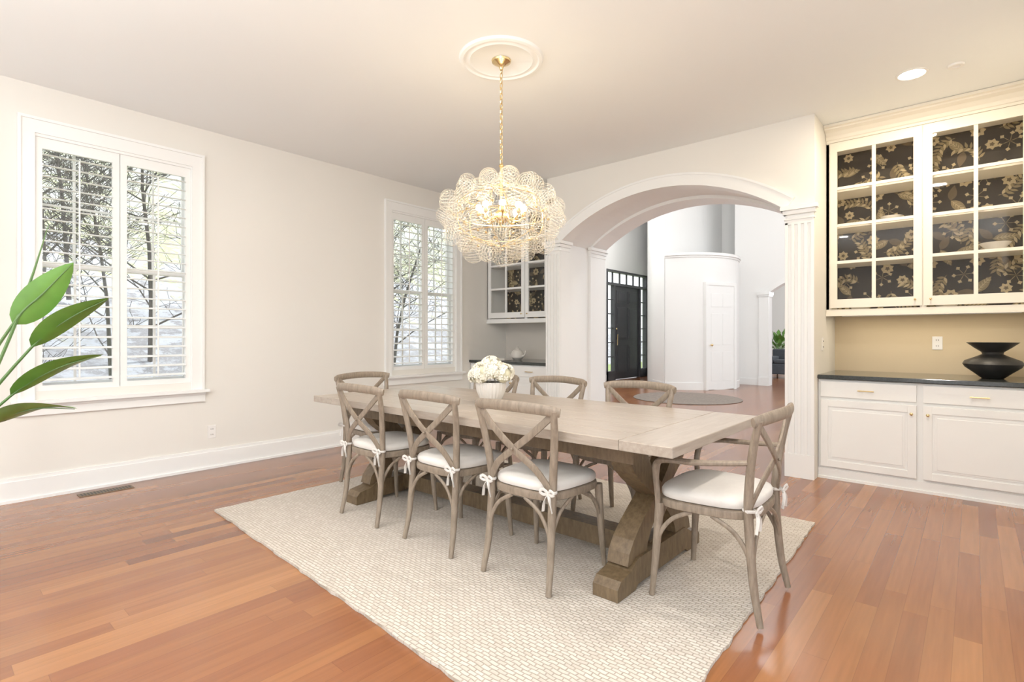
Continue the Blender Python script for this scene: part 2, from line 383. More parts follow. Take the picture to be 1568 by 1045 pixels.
# ------------------------------------------------------------------ windows with plantation shutters
def window(idx, y0, y1):
    E = empty('window_%d' % idx, (0, (y0+y1)/2, 0))
    hw = (y1-y0)/2
    w = MB()
    w.box(0, 0.022, -hw, -hw+0.095, 0.70, 2.80); w.box(0, 0.022, hw-0.095, hw, 0.70, 2.80)
    w.box(0, 0.022, -hw, hw, 2.70, 2.80); w.box(0.0, 0.035, -hw-0.0, -hw+0.018, 0.70, 2.815); w.box(0, 0.035, hw-0.018, hw, 0.70, 2.815)
    w.box(0, 0.035, -hw, hw, 2.795, 2.815)
    w.obj('casing', M_trim, E)
    w = MB(); w.box(-0.05, 0.065, -hw-0.035, hw+0.035, 0.70, 0.725); w.box(0, 0.022, -hw-0.01, hw+0.01, 0.615, 0.70); w.box(0, 0.035, -hw-0.01, hw+0.01, 0.68, 0.70)
    w.obj('stool_and_apron', M_trim, E)
    a = hw-0.08; w = MB()
    w.box(-0.16, -0.02, -a-0.005, -a+0.015, 0.72, 2.71); w.box(-0.16, -0.02, a-0.015, a+0.005, 0.72, 2.71)
    w.box(-0.16, -0.02, -a, a, 0.785, 0.80); w.box(-0.16, -0.02, -a, a, 2.69, 2.705)
    for (z0, z1, xx) in ((0.80, 1.77, -0.10), (1.73, 2.69, -0.135)):
        w.box(xx-0.03, xx, -a+0.012, -a+0.05, z0, z1); w.box(xx-0.03, xx, a-0.05, a-0.012, z0, z1)
        w.box(xx-0.03, xx, -a, a, z0, z0+0.045); w.box(xx-0.03, xx, -a, a, z1-0.04, z1)
        for k in (-1, 0, 1):
            w.box(xx-0.022, xx-0.008, k*a*0.5-0.008, k*a*0.5+0.008, z0, z1)
        w.box(xx-0.022, xx-0.008, -a, a, (z0+z1)/2-0.008, (z0+z1)/2+0.008)
    w.obj('sash', M_trim, E)
    w = MB(); w.box(-0.118, -0.115, -a+0.04, a-0.04, 0.83, 2.66); w.obj('glass', M_glass, E)
    w = MB(); lv = MB()
    w.box(-0.045, 0.010, -hw+0.08, -hw+0.10, 0.725, 2.70); w.box(-0.045, 0.010, hw-0.10, hw-0.08, 0.725, 2.70)
    w.box(-0.045, 0.010, -hw+0.08, hw-0.08, 2.68, 2.70)
    for (pa, pb) in ((-hw+0.095, -0.003), (0.003, hw-0.095)):
        w.box(-0.035, -0.008, pa, pa+0.045, 0.73, 2.68); w.box(-0.035, -0.008, pb-0.045, pb, 0.73, 2.68)
        w.box(-0.035, -0.008, pa+0.045, pb-0.045, 0.73, 0.83); w.box(-0.035, -0.008, pa+0.045, pb-0.045, 2.60, 2.68)
        n = 22; st = 1.77/n
        for i in range(n):
            z = 0.83+st*(i+0.5); r = math.radians(-9)
            prof = []
            for k in range(8):
                an = 2*math.pi*k/8; px_, pz = 0.037*math.cos(an), 0.006*math.sin(an)
                prof.append((-0.021+px_*math.cos(r)-pz*math.sin(r), z+px_*math.sin(r)+pz*math.cos(r)))
            lv.prism(prof, lambda p, q: (p[0], q, p[1]), pa+0.046, pb-0.046)
        lv.box(0.014, 0.022, (pa+pb)/2-0.005, (pa+pb)/2+0.005, 0.88, 2.55)
    w.obj('shutter_frames', M_trim, E); lv.obj('louvers', M_trim, E, smooth=True)
window(1, *WIN[0]); window(2, *WIN[1])

# ------------------------------------------------------------------ built-in cabinets
def raised(w, x0, x1, z0, z1, y):
    w.box(x0, x1, y-0.02, y, z0, z1)
    s = 0.055
    if z1-z0 > 0.3:
        for (a, b, c, d) in ((x0, x0+s, z0, z1), (x1-s, x1, z0, z1), (x0+s, x1-s, z0, z0+s), (x0+s, x1-s, z1-s, z1)):
            w.box(a, b, y-0.028, y-0.02, c, d)
        w.box(x0+s+0.03, x1-s-0.03, y-0.028, y-0.02, z0+s+0.03, z1-s-0.03)
        w.box(x0+s+0.015, x1-s-0.015, y-0.024, y-0.02, z0+s+0.015, z1-s-0.015)
def cabinet(name, x0, x1, mu, mb, right):
    E = empty(name, (0, 0, 0))
    g = 0.003; x0 += g; x1 -= g; xm = (x0+x1)/2; YF = 5.12; YU = 5.45; yb = YB-g
    w = MB(); w.box(x0, x1, YF, yb, 0.0, 0.835); w.box(x0, x1, YF-0.012, YF, 0.0, 0.085); w.box(x0, x1, YF-0.022, YF, 0, 0.02)
    w.obj('base_carcass', mb, E)
    w = MB()
    ds = [(x0+0.02, xm-0.02), (xm+0.02, x1-0.02)]
    for (a, b) in ds:
        raised(w, a, b, 0.105, 0.665, YF); raised(w, a, b, 0.69, 0.82, YF)
    w.obj('base_doors', mb, E, bevel=0.003)
    box('countertop', x0, x1, YF-0.04, yb, 0.84, 0.875, M_granite, E, bevel=0.005)
    w = MB()
    for i, (a, b) in enumerate(ds):
        c = (a+b)/2
        w.sweep([(c-0.055, YF-0.05, 0.755), (c+0.055, YF-0.05, 0.755)], 0.005, n=8)
        for k in (-0.045, 0.045): w.sweep([(c+k, YF-0.05, 0.755), (c+k, YF-0.018, 0.755)], 0.004, n=6)
        kx = b-0.03 if i == 0 else a+0.03
        w.sweep([(kx, YF-0.026, 0.60), (kx, YF-0.045, 0.60)], 0.005, n=8); w.sphere((kx, YF-0.05, 0.60), 0.012, 6)
        w.sweep([(kx, YU-0.02, 1.50), (kx, YU-0.04, 1.50)], 0.004, n=8); w.sphere((kx, YU-0.045, 1.50), 0.009, 6)
    w.obj('pulls_and_knobs', M_brass, E, smooth=True)
    zb, zt = 1.39, 2.94
    w = MB()
    w.box(x0, x0+0.02, YU, yb, zb, zt); w.box(x1-0.02, x1, YU, yb, zb, zt)
    w.box(x0, x1, YU, yb, zb, zb+0.02); w.box(x0, x1, YU, yb, zt-0.02, H-0.004)
    w.box(x0, x1, YU-0.012, YU+0.01, zb-0.01, zb+0.045); w.box(x0, x1, YU-0.02, YU, zb-0.012, zb+0.008)
    w.box(x0, x0+0.04, YU, YU+0.02, zb, zt); w.box(x1-0.04, x1, YU, YU+0.02, zb, zt)
    w.box(xm-0.02, xm+0.02, YU, YU+0.02, zb, zt)
    if right: w.box(x1-0.045, x1, YU-0.012, YU, zb, zt)
    prof = [(YU+0.01, 2.925), (YU-0.012, 2.925), (YU-0.012, 2.945), (YU-0.02, 2.95), (YU-0.03, 2.975), (YU-0.06, 3.005), (YU-0.10, 3.02), (YU-0.105, 3.03), (YU-0.13, 3.035), (YU-0.13, H-0.003), (YU+0.01, H-0.003)]
    w.prism(prof, lambda p, a: (a, p[0], p[1]), x0, x1)
    w.obj('upper_carcass', mu, E)
    w = MB()
    for z in (1.855, 2.175, 2.50):
        w.box(x0+0.02, x1-0.02, YU+0.05, yb-0.01, z-0.009, z+0.009)
    w.obj('shelves', mu, E)
    w = MB(); gl = MB()
    rr = x1-0.045 if right else x1-0.03
    for (a, b) in ((x0+0.03, xm-0.006), (xm+0.006, rr)):
        y0, y1 = YU-0.022, YU-0.002; s = 0.055; z0, z1 = 1.45, 2.915
        w.box(a, a+s, y0, y1, z0, z1); w.box(b-s, b, y0, y1, z0, z1); w.box(a+s, b-s, y0, y1, z0, z0+0.075); w.box(a+s, b-s, y0, y1, z1-0.08, z1)
        m = (a+b)/2; w.box(m-0.013, m+0.013, y0+0.004, y1, z0+0.07, z1-0.07)
        hz = (z1-0.08-z0-0.075)/4
        for k in (1, 2, 3): z = z0+0.075+hz*k; w.box(a+s, b-s, y0+0.003, y1, z-0.012, z+0.012)
        gl.box(a+s, b-s, y1-0.006, y1-0.003, z0+0.07, z1-0.075)
    w.obj('upper_doors', mu, E); gl.obj('glass', M_cglass, E)
    # under-cabinet strip light
    if right:
        box('undercabinet_strip', x0+0.1, x1-0.1, YU+0.12, YU+0.15, zb-0.014, zb-0.002, M_plastic, E)
        l = bpy.data.lights.new('lamp', 'AREA'); l.shape = 'RECTANGLE'; l.size = 1.1; l.size_y = 0.03; l.energy = 2.2; l.color = (1, 0.82, 0.56)
        o = bpy.data.objects.new('lamp', l); o.location = (xm, YU+0.135, zb-0.016); link(o, E)
    # wallpaper backing with botanical print
    y = yb-0.006
    box('wallpaper_backing', x0+0.02, x1-0.02, y, yb-0.0005, zb+0.02, zt-0.02, M_paper, E)
    w = MB(); rnd = random.Random(5 if right else 9); cnt = [0]
    def leafp(cx, cz, ang, L, W, mi, lay):
        cnt[0] += 1
        pts = []
        for k in range(7): t = k/6; pts.append((t*L, math.sin(math.pi*t**0.8)*W/2))
        for k in range(5, 0, -1): t = k/6; pts.append((t*L, -math.sin(math.pi*t**0.8)*W/2))
        yy = y-0.0010*lay-0.0000012*(cnt[0] % 500)
        q = [(min(max(cx+u*math.cos(ang)-v*math.sin(ang), x0+0.022), x1-0.022), yy, min(max(cz+u*math.sin(ang)+v*math.cos(ang), zb+0.022), zt-0.022)) for u, v in pts]
        w.poly(q, mi)
    NR, NC = 12, 9
    for r in range(NR):
        for c in range(NC):
            cx = x0+0.06+(x1-x0-0.12)*(c+0.5*(r % 2)+rnd.uniform(-.2, .2))/(NC-0.5); cz = zb+0.06+(zt-zb-0.12)*(r+rnd.uniform(-.25, .25))/(NR-1)
            typ = (r+c*2+rnd.randint(0, 1)) % 4
            a0 = rnd.uniform(0, 6.28)
            if typ == 0:
                R = rnd.uniform(0.04, 0.055)
                for k in range(7): leafp(cx, cz, a0+k*2*math.pi/7, R, R*0.75, 0, 3)
                for k in range(5): leafp(cx, cz, a0+k*2*math.pi/5, R*0.4, R*0.3, 2, 4)
            elif typ == 1:
                ang = a0; px_, pz = cx, cz
                for k in range(9):
                    nx, nz = px_+0.026*math.cos(ang), pz+0.026*math.sin(ang)
                    leafp(px_, pz, ang, 0.03, 0.005, 1, 1)
                    leafp(nx, nz, ang+0.9, 0.055, 0.02, 1 if k % 2 else 0, 2); leafp(nx, nz, ang-0.9, 0.055, 0.02, 1, 2)
                    px_, pz = nx, nz; ang += rnd.uniform(-.05, .35)
            elif typ == 2:
                leafp(cx, cz, a0, 0.16, 0.07, 1, 1); leafp(cx, cz, a0, 0.16, 0.006, 0, 2)
                for k in range(1, 6):
                    for s_ in (-1, 1): leafp(cx+0.023*k*math.cos(a0), cz+0.023*k*math.sin(a0), a0+s_*0.7, 0.032, 0.005, 0, 3)
                leafp(cx, cz, a0+2.2, 0.13, 0.06, 2, 1)
            else:
                for k in range(6):
                    aa = a0+k*1.05; leafp(cx, cz, aa, 0.065, 0.005, 1, 1)
                    bx, bz = cx+0.065*math.cos(aa), cz+0.065*math.sin(aa)
                    for q_ in range(4): leafp(bx, bz, aa+q_*1.57, 0.016, 0.014, 0, 3)
    w.obj('wallpaper_print', [M_pat1, M_pat2, M_pat3], E)
    return E
cabR = cabinet('built_in_cabinet', 4.22, XR, M_cab, M_cabb, True)
cabL = cabinet('built_in_cabinet', 0.0, 1.42, M_trim, M_cabb, False)

# ------------------------------------------------------------------ foyer and beyond
HF = 6.0
box('wall_foyer_west', -0.16, 0, YA1, 8.5, 0, HF, M_wallw)
box('wall_foyer_return', -2.3, -0.16, 8.35, 8.5, 0, HF, M_wallw)
w = MB()
w.box(-2.3, -2.15, 8.5, 12.27, 0, HF); w.box(-2.3, -2.15, 14.58, 15.0, 0, HF); w.box(-2.3, -2.15, 12.27, 14.58, 3.0, HF)
w.obj('wall_foyer_entry', M_wallw)
box('wall_foyer_back', -2.15, 0.85, 14.85, 15.0, 0, HF, M_wallw)
box('wall_foyer_nook', 0.70, 0.85, 13.951, 14.849, 0, HF, M_wallw)
box('wall_foyer_front_upper', -0.15, 8.0, YA1-0.1, YA1-0.002, H+0.15, HF, M_wallw)
box('ceiling_foyer', -2.3, 8.0, YA1-0.1, 15.0, HF, HF+0.15, M_ceil)
XY = lambda p, a: (p[0], p[1], a)
# angled tall wall that the curved closet grows out of
w = MB(); w.prism([(-2.15, 14.62), (-1.2, 12.75), (-0.55, 11.75), (-0.03, 11.24), (-0.03, 14.84), (-2.15, 14.84)], XY, 0, HF)
w.obj('wall_foyer_angled', M_wallw, smooth=True)
w = MB(); w.prism([(-2.135, 14.60), (-1.185, 12.73), (-0.54, 11.73), (-0.03, 11.22), (-0.03, 11.3), (-2.1, 14.7)], XY, 0, 0.16)
w.obj('baseboard_angled', M_trim, smooth=True)
# curved closet
cc = (-0.30, 12.6); R = 1.38; n = 32; A0, A1 = math.radians(-78), math.radians(44)
arcp = [(math.cos(A0+(A1-A0)*i/n), math.sin(A0+(A1-A0)*i/n)) for i in range(n+1)]
def clos(e): 
    l = [(cc[0]+(R+e)*c, cc[1]+(R+e)*s) for c, s in arcp]
    return [(l[0][0]-0.01, 14.83)] + [(l[0][0]-0.01, l[0][1])] + l + [(l[-1][0], 14.83)]
w = MB(); w.prism(clos(0), XY, 0, 3.0); w.obj('wall_curved_closet', M_wallw, smooth=True)
w = MB(); w.prism(clos(0.045), XY, 3.0, 3.06); w.prism(clos(0.02), XY, 2.96, 2.999); w.obj('trim_closet_cap', M_wallw, smooth=True)
w = MB(); w.prism(clos(0.018), XY, 0, 0.16); w.obj('baseboard_closet', M_trim, smooth=True)
ang = math.radians(-25)
D = empty('door_2', (cc[0]+(R+0.005)*math.cos(ang), cc[1]+(R+0.005)*math.sin(ang), 0), ang)
w = MB(); w.box(-0.12, 0.02, -0.45, -0.38, 0, 2.4); w.box(-0.12, 0.02, 0.38, 0.45, 0, 2.4); w.box(-0.12, 0.02, -0.45, 0.45, 2.33, 2.4); w.obj('casing', M_trim, D)
w = MB(); w.box(-0.08, 0.008, -0.38, 0.38, 0.01, 2.33)
for (a, b) in ((-0.30, -0.04), (0.04, 0.30)):
    for (z0, z1) in ((0.2, 0.85), (1.0, 1.7), (1.85, 2.15)): w.box(0.008, 0.013, a, b, z0, z1)
w.obj('slab', M_trim, D, bevel=0.003)
w = MB(); w.sphere((0.06, -0.32, 1.0), 0.028, 8); w.sweep([(0.01, -0.32, 1.0), (0.05, -0.32, 1.0)], 0.01); w.obj('knob', M_brass, D, smooth=True)
# second arch wall
w = MB(); w.prism(archpoly(0.7, 8.0, 1.50, 3.90, 2.24, 0.42, HF), XZ, 13.7, 13.95); w.obj('wall_foyer_far_arch', M_wallw)
w = MB()
a0 = arc(1.50, 3.90, 2.24, 0.42); a1 = arc(1.36, 4.04, 2.24, 0.56)
for i in range(len(a0)-1): w.prism([a0[i], a0[i+1], a1[i+1], a1[i]], XZ, 13.67, 13.70)
for (a, b) in ((1.28, 1.50), (3.90, 4.12)):
    w.box(a, b, 13.66, 13.70, 0, 2.2); w.box(a-0.03, b+0.03, 13.62, 13.98, 2.2, 2.27); w.box(a-0.015, b+0.015, 13.64, 13.97, 2.16, 2.2); w.box(a-0.01, b+0.01, 13.64, 13.70, 0, 0.2)
w.obj('trim_far_arch', M_trim)
w = MB(); w.box(0.7, 1.28, 13.68, 13.70, 0, 0.16); w.obj('baseboard_far', M_trim)
w = MB(); w.box(-2.15, -2.13, 8.5, 12.25, 0, 0.16); w.obj('baseboard_foyer', M_trim)
# living room
box('wall_living_back', -1.0, 8.0, 19.5, 19.65, 0, 3.6, M_wallw); box('wall_living_left', -1.15, -1.0, 15.0, 19.65, 0, 3.6, M_wallw)
w = MB(); w.box(0.86, 8.0, 13.96, 15.0, 3.6, 3.7); w.box(-1.15, 8.0, 15.01, 19.65, 3.6, 3.7); w.obj('ceiling_living', M_ceil)
S = empty('sofa', (1.75, 16.6, 0)); w = MB()
w.box(-1.0, 1.0, -0.42, 0.42, 0.12, 0.42); w.box(-1.0, 1.0, 0.2, 0.42, 0.42, 0.82); w.box(-1.0, -0.82, -0.42, 0.3, 0.42, 0.62); w.box(0.82, 1.0, -0.42, 0.3, 0.42, 0.62)
w.box(-0.8, -0.01, -0.42, 0.2, 0.43, 0.53); w.box(0.01, 0.8, -0.42, 0.2, 0.43, 0.53); w.obj('upholstery', M_sofa, S, bevel=0.03)
w = MB()
for x in (-0.9, 0.9):
    for y in (-0.35, 0.35): w.sweep([(x, y, 0), (x, y, 0.13)], 0.02)
w.obj('feet', M_tableg, S)
P = empty('potted_plant', (0.62, 18.0, 0)); w = MB(); w.lathe([(0.14, 0), (0.2, 0.5), (0.21, 0.75), (0.17, 0.76)], 24); w.obj('pot', M_pot, P, smooth=True)
w = MB(); rnd = random.Random(3)
for k in range(60):
    a = rnd.uniform(0, 6.28); e = rnd.uniform(0.2, 1.4); L = rnd.uniform(0.35, 0.8); d = Vector((math.cos(a)*math.cos(e), math.sin(a)*math.cos(e), math.sin(e)))
    tip = Vector((0, 0, 0.75))+d*L; sd = d.cross(Vector((0, 0, 1))).normalized()*0.07
    m = tip-d*0.12; w.poly([tip, m+sd, tip-d*0.26, m-sd], 0)
    w.sweep([(0, 0, 0.7), tuple(tip-d*0.2)], 0.004, n=4)
w.obj('foliage', M_leaf, P)
# entry door
D = empty('door_1', (-2.15, 13.425, 0)); hw = 1.155
w = MB()
def fr(y0, y1, z0, z1, x0=-0.10, x1=0.02): w.box(x0, x1, y0, y1, z0, z1)
fr(-hw, -hw+0.06, 0, 3.0); fr(hw-0.06, hw, 0, 3.0); fr(-hw, hw, 2.94, 3.0); fr(-hw, hw, 2.58, 2.65); fr(-0.76, -0.70, 0, 2.65); fr(0.70, 0.76, 0, 2.65)
fr(-hw, -0.70, 0, 0.25); fr(0.70, hw, 0, 0.25)
for k in range(1, 6):
    z = 0.25+k*(2.33/6); fr(-hw, -0.74, z-0.013, z+0.013, -0.06, -0.02); fr(0.74, hw, z-0.013, z+0.013, -0.06, -0.02)
for k in range(1, 6):
    y = -hw+k*(2*hw/6); fr(y-0.018, y+0.018, 2.65, 2.94, -0.06, -0.02)
w.obj('frame', M_dark, D)
w = MB(); w.box(-0.08, -0.03, -0.70, 0.70, 0.01, 2.58)
for (a, b) in ((-0.58, -0.06), (0.06, 0.58)):
    for (z0, z1) in ((0.2, 0.95), (1.1, 2.0), (2.10, 2.46)):
        w.box(-0.03, -0.018, a, b, z0, z1); w.box(-0.018, -0.006, a+0.05, b-0.05, z0+0.05, z1-0.05)
w.obj('slab', M_dark, D, bevel=0.004)
w = MB(); w.box(-0.045, -0.04, -hw+0.05, hw-0.05, 0.2, 2.96); w.obj('glass', M_glass, D)
w = MB(); w.sweep([(0.03, -0.63, 0.95), (0.04, -0.63, 1.25)], 0.012); w.sphere((0.0, -0.63, 1.4), 0.03, 8); w.obj('handle', M_brass, D, smooth=True)
w = MB(); w.lathe([(0.98, 0), (1.0, 0.006), (0.98, 0.014), (0.01, 0.014)], 64); w.obj('round_rug', M_jute, loc=(1.05, 9.9, 0.001))

# ------------------------------------------------------------------ dining rug
rc = [(1.31, 1.39), (4.53, 1.22), (4.46, 3.80), (1.31, 3.76)]; edge = []; rnd = random.Random(4)
for i in range(4):
    a = Vector(rc[i]); b = Vector(rc[(i+1) % 4]); nn = 60; nr = Vector((-(b-a).y, (b-a).x)).normalized()
    for k in range(nn): edge.append(tuple(a.lerp(b, k/nn)+nr*rnd.uniform(-0.005, 0.005)))
w = MB(); w.prism(edge, XY, 0.001, 0.014); w.obj('area_rug', M_rug)
RZ = 0.016

# ------------------------------------------------------------------ dining table
T = empty('dining_table', (2.94, 2.53, RZ)); tz = 0.745
X0, X1, Y0, Y1 = -1.39, 1.39, -0.55, 0.55
w = MB(); bw = 0.24; n = 6; pw = (Y1-Y0)/n
for i in range(n): w.box(X0+bw+0.002, X1-bw-0.002, Y0+i*pw+0.0014, Y0+(i+1)*pw-0.0022, tz-0.045, tz)
w.obj('top_planks', M_tabtop, T, bevel=0.0025)
w = MB(); w.box(X0, X0+bw, Y0, Y1, tz-0.045, tz); w.box(X1-bw, X1, Y0, Y1, tz-0.045, tz); w.obj('breadboard_ends', M_tabend, T, bevel=0.004)
w = MB()
for s in (-1, 1): w.box(-1.15, 1.15, s*0.40-0.02, s*0.40+0.02, tz-0.13, tz-0.047)
w.box(-1.05, 1.05, -0.06, 0.06, 0.05, 0.15)
YZ = lambda p, a: (a, p[0], p[1])
for s in (-1, 1):
    xc = s*1.03
    foot = [(-0.46, 0), (-0.46, 0.055), (-0.43, 0.085), (-0.34, 0.10), (-0.27, 0.14), (0.27, 0.14), (0.34, 0.10), (0.43, 0.085), (0.46, 0.055), (0.46, 0), (0.30, 0), (0.27, 0.02), (-0.27, 0.02), (-0.30, 0)]
    w.prism(foot, YZ, xc-0.065, xc+0.065)
    w.box(xc-0.06, xc+0.06, -0.42, 0.42, tz-0.125, tz-0.048)
    for q in (-1, 1):
        pl = []; pr = []
        for k in range(11):
            t = k/10; z = 0.12+(tz-0.22)*t; c = math.cos(math.pi*t)
            yy = q*0.235*c*(1+0.08*abs(c)); hw2 = 0.062+0.03*abs(c)
            pl.append((yy-hw2, z)); pr.append((yy+hw2, z))
        w.prism(pl+pr[::-1], YZ, xc-0.055+0.003*q, xc+0.055+0.003*q)
w.obj('trestle_base', M_tableg, T)

# ------------------------------------------------------------------ chairs
def outline(hw, hd, k=0.08, n=40, ex=3.6):
    r = []
    for i in range(n):
        a = 2*math.pi*i/n; c, s = math.cos(a), math.sin(a)
        x = hw*math.copysign(abs(c)**(2/ex), c); y = hd*math.copysign(abs(s)**(2/ex), s)
        r.append((x*(1+k*y/hd), y))
    return r
def chair_parts(arm=False):
    P = []; ws = 1.12 if arm else 1.0
    w = MB()
    for s in (-1, 1):
        w.sweep([(s*0.205*ws, -0.245, 0), (s*0.195*ws, -0.215, 0.16), (s*0.19*ws, -0.195, 0.42), (s*0.20*ws, -0.20, 0.56), (s*0.222*ws, -0.222, 0.72), (s*0.238*ws, -0.25, 0.845)],
                [(0.013, 0.014), (0.017, 0.018), (0.019, 0.021), (0.018, 0.02), (0.016, 0.019), (0.014, 0.017)], n=10, up=(1, 0, 0))
        w.sweep([(s*0.222*ws, 0.215, 0), (s*0.212*ws, 0.20, 0.2), (s*0.205*ws, 0.185, 0.425)], [0.0125, 0.017, 0.021], n=10, up=(1, 0, 0))
    P.append(('legs', w.mesh('chair_legs', M_chair, True), 0))
    w = MB(); hw = 0.262*ws
    w.sweep([(-hw, -0.235, 0.838), (-hw*0.75, -0.262, 0.848), (0, -0.292, 0.856), (hw*0.75, -0.262, 0.848), (hw, -0.235, 0.838)],
            [(0.010, 0.021), (0.012, 0.026), (0.012, 0.027), (0.012, 0.026), (0.010, 0.021)], n=12, seg=8, up=(0, 0, 1))
    P.append(('top_rail', w.mesh('chair_top_rail', M_chair, True), 0))
    w = MB()
    for s in (-1, 1):
        o = 0.004*s
        w.sweep([(s*0.222*ws, -0.240+o, 0.825), (s*0.12*ws, -0.250+o, 0.735), (0, -0.247+o, 0.645), (-s*0.12*ws, -0.228+o, 0.56), (-s*0.185*ws, -0.205+o, 0.475)],
                [(0.017, 0.006)]*5, n=8, seg=6, up=(0, 1, 0), sq=True)
    w.sphere((0, -0.262, 0.645), 0.007, 6)
    P.append(('cross_back', w.mesh('chair_cross', M_chair, True), 0))
    w = MB()
    fl = [(s*0.213*ws, 0.203) for s in (-1, 1)]; bl = [(s*0.194*ws, -0.212) for s in (-1, 1)]
    def brace(p, q):
        p = Vector((*p, 0.19)); q2 = Vector((*q, 0.415)); d = (q2-p); d.z = 0; L = d.length*0.40; d.normalize()
        w.sweep([tuple(p), tuple(p+d*L*0.12+Vector((0, 0, 0.09))), tuple(p+d*L*0.45+Vector((0, 0, 0.17))), tuple(p+d*L+Vector((0, 0, 0.222)))],
                [(0.008, 0.010)]*4, n=8, seg=5)
    for (a, b) in ((fl[0], fl[1]), (fl[1], fl[0]), (fl[0], bl[0]), (bl[0], fl[0]), (fl[1], bl[1]), (bl[1], fl[1]), (bl[0], bl[1]), (bl[1], bl[0])): brace(a, b)
    P.append(('bentwood_braces', w.mesh('chair_braces', M_chair, True), 0))
    w = MB(); o = outline(0.222*ws, 0.222); w.loft(o, [(0.41, 0.95), (0.415, 0.99), (0.435, 1.0), (0.446, 0.99), (0.45, 0.95)])
    P.append(('seat', w.mesh('chair_seat', M_chair, True), 0))
    w = MB(); o = outline(0.218*ws, 0.215)
    w.loft(o, [(0.451, 0.93), (0.456, 0.985), (0.466, 1.0), (0.478, 1.0), (0.49, 0.97), (0.499, 0.88), (0.503, 0.7), (0.502, 0.35), (0.500, 0.05)])
    P.append(('cushion', w.mesh('chair_cushion', M_cush, True), 0))
    w = MB()
    for s in (-1, 1):
        x, y, z = s*0.19*ws, -0.198, 0.462
        w.sweep([(x-0.024, y, z), (x, y-0.026, z), (x+0.024, y, z), (x, y+0.026, z), (x-0.024, y, z)], [(0.004, 0.007)]*5, n=6)
        for q in (-1, 1):
            w.sweep([(x, y-0.028, z), (x+q*0.02, y-0.04, z+0.018), (x+q*0.042, y-0.04, z+0.006), (x+q*0.022, y-0.036, z-0.006), (x, y-0.028, z)], [(0.003, 0.007)]*5, n=6)
            w.sweep([(x, y-0.028, z), (x+q*0.014, y-0.038, z-0.03), (x+q*0.026, y-0.034, z-0.085)], [(0.008, 0.002)]*3, n=6)
    P.append(('cushion_ties', w.mesh('chair_ties', M_cush, True), 0))
    if arm:
        w = MB()
        for s in (-1, 1):
            w.sweep([(s*0.235, -0.215, 0.665), (s*0.265, -0.12, 0.655), (s*0.292, 0.0, 0.645), (s*0.292, 0.10, 0.64), (s*0.27, 0.175, 0.62), (s*0.25, 0.195, 0.55), (s*0.242, 0.19, 0.45), (s*0.235, 0.195, 0.35)],
                    [(0.014, 0.012), (0.017, 0.012), (0.023, 0.013), (0.024, 0.013), (0.02, 0.014), (0.015, 0.014), (0.013, 0.013), (0.010, 0.010)], n=10, seg=5)
        P.append(('arms', w.mesh('chair_arms', M_chair, True), 0))
    return P
CP = chair_parts(); CA = chair_parts(True)
def put_chair(name, x, y, rz, parts):
    E = empty(name, (x, y, RZ), rz)
    for (n_, me, _) in parts:
        o = bpy.data.objects.new(n_, me); link(o, E)
for x in (2.24, 2.92, 3.56): put_chair('dining_chair', x, 2.16, random.uniform(-0.03, 0.03), CP)
for x in (2.22, 2.86, 3.53): put_chair('dining_chair', x, 2.98, math.pi+random.uniform(-0.03, 0.03), CP)
put_chair('dining_chair', 1.59, 2.53, -math.pi/2, CP)
put_chair('dining_armchair', 4.32, 2.50, math.pi/2+0.02, CA)

# ------------------------------------------------------------------ vase with hydrangeas
V = empty('flower_vase', (2.84, 2.52, RZ+tz+0.0012)); w = MB()
w.lathe([(0.045, 0), (0.05, 0.006), (0.075, 0.035), (0.093, 0.08), (0.098, 0.12), (0.094, 0.138), (0.088, 0.138), (0.088, 0.12), (0.07, 0.05), (0.01, 0.03)], 120, ribs=24, ra=0.025)
w.obj('bowl', M_vase, V, smooth=True)
w = MB(); rnd = random.Random(2)
for (cx, cy, cz, r) in ((0, 0, 0.235, 0.07), (0.095, 0.01, 0.19, 0.062), (-0.09, 0.0, 0.20, 0.062), (0.01, 0.09, 0.195, 0.062), (0, -0.09, 0.19, 0.062), (0.065, -0.065, 0.21, 0.052), (-0.06, 0.06, 0.215, 0.052), (-0.075, -0.06, 0.175, 0.052), (0.07, 0.07, 0.2, 0.05)):
    w.sphere((cx, cy, cz), r*0.86, 8, mi=1)
    for k in range(75):
        z = rnd.uniform(-0.6, 1); a = rnd.uniform(0, 6.28); q = math.sqrt(1-z*z); nrm = Vector((q*math.cos(a), q*math.sin(a), z))
        p = Vector((cx, cy, cz))+nrm*r; u = nrm.cross(Vector((rnd.random(), rnd.random(), rnd.random()))).normalized(); v = nrm.cross(u)
        for m in range(4):
            d = (u*math.cos(m*1.571)+v*math.sin(m*1.571)); e = (u*math.cos(m*1.571+1.571)+v*math.sin(m*1.571+1.571))
            w.poly([p, p+d*0.013+e*0.009+nrm*0.005, p+d*0.020+nrm*0.002, p+d*0.013-e*0.009+nrm*0.005])
w.obj('hydrangeas', [M_petal, M_petalc], V, smooth=False)

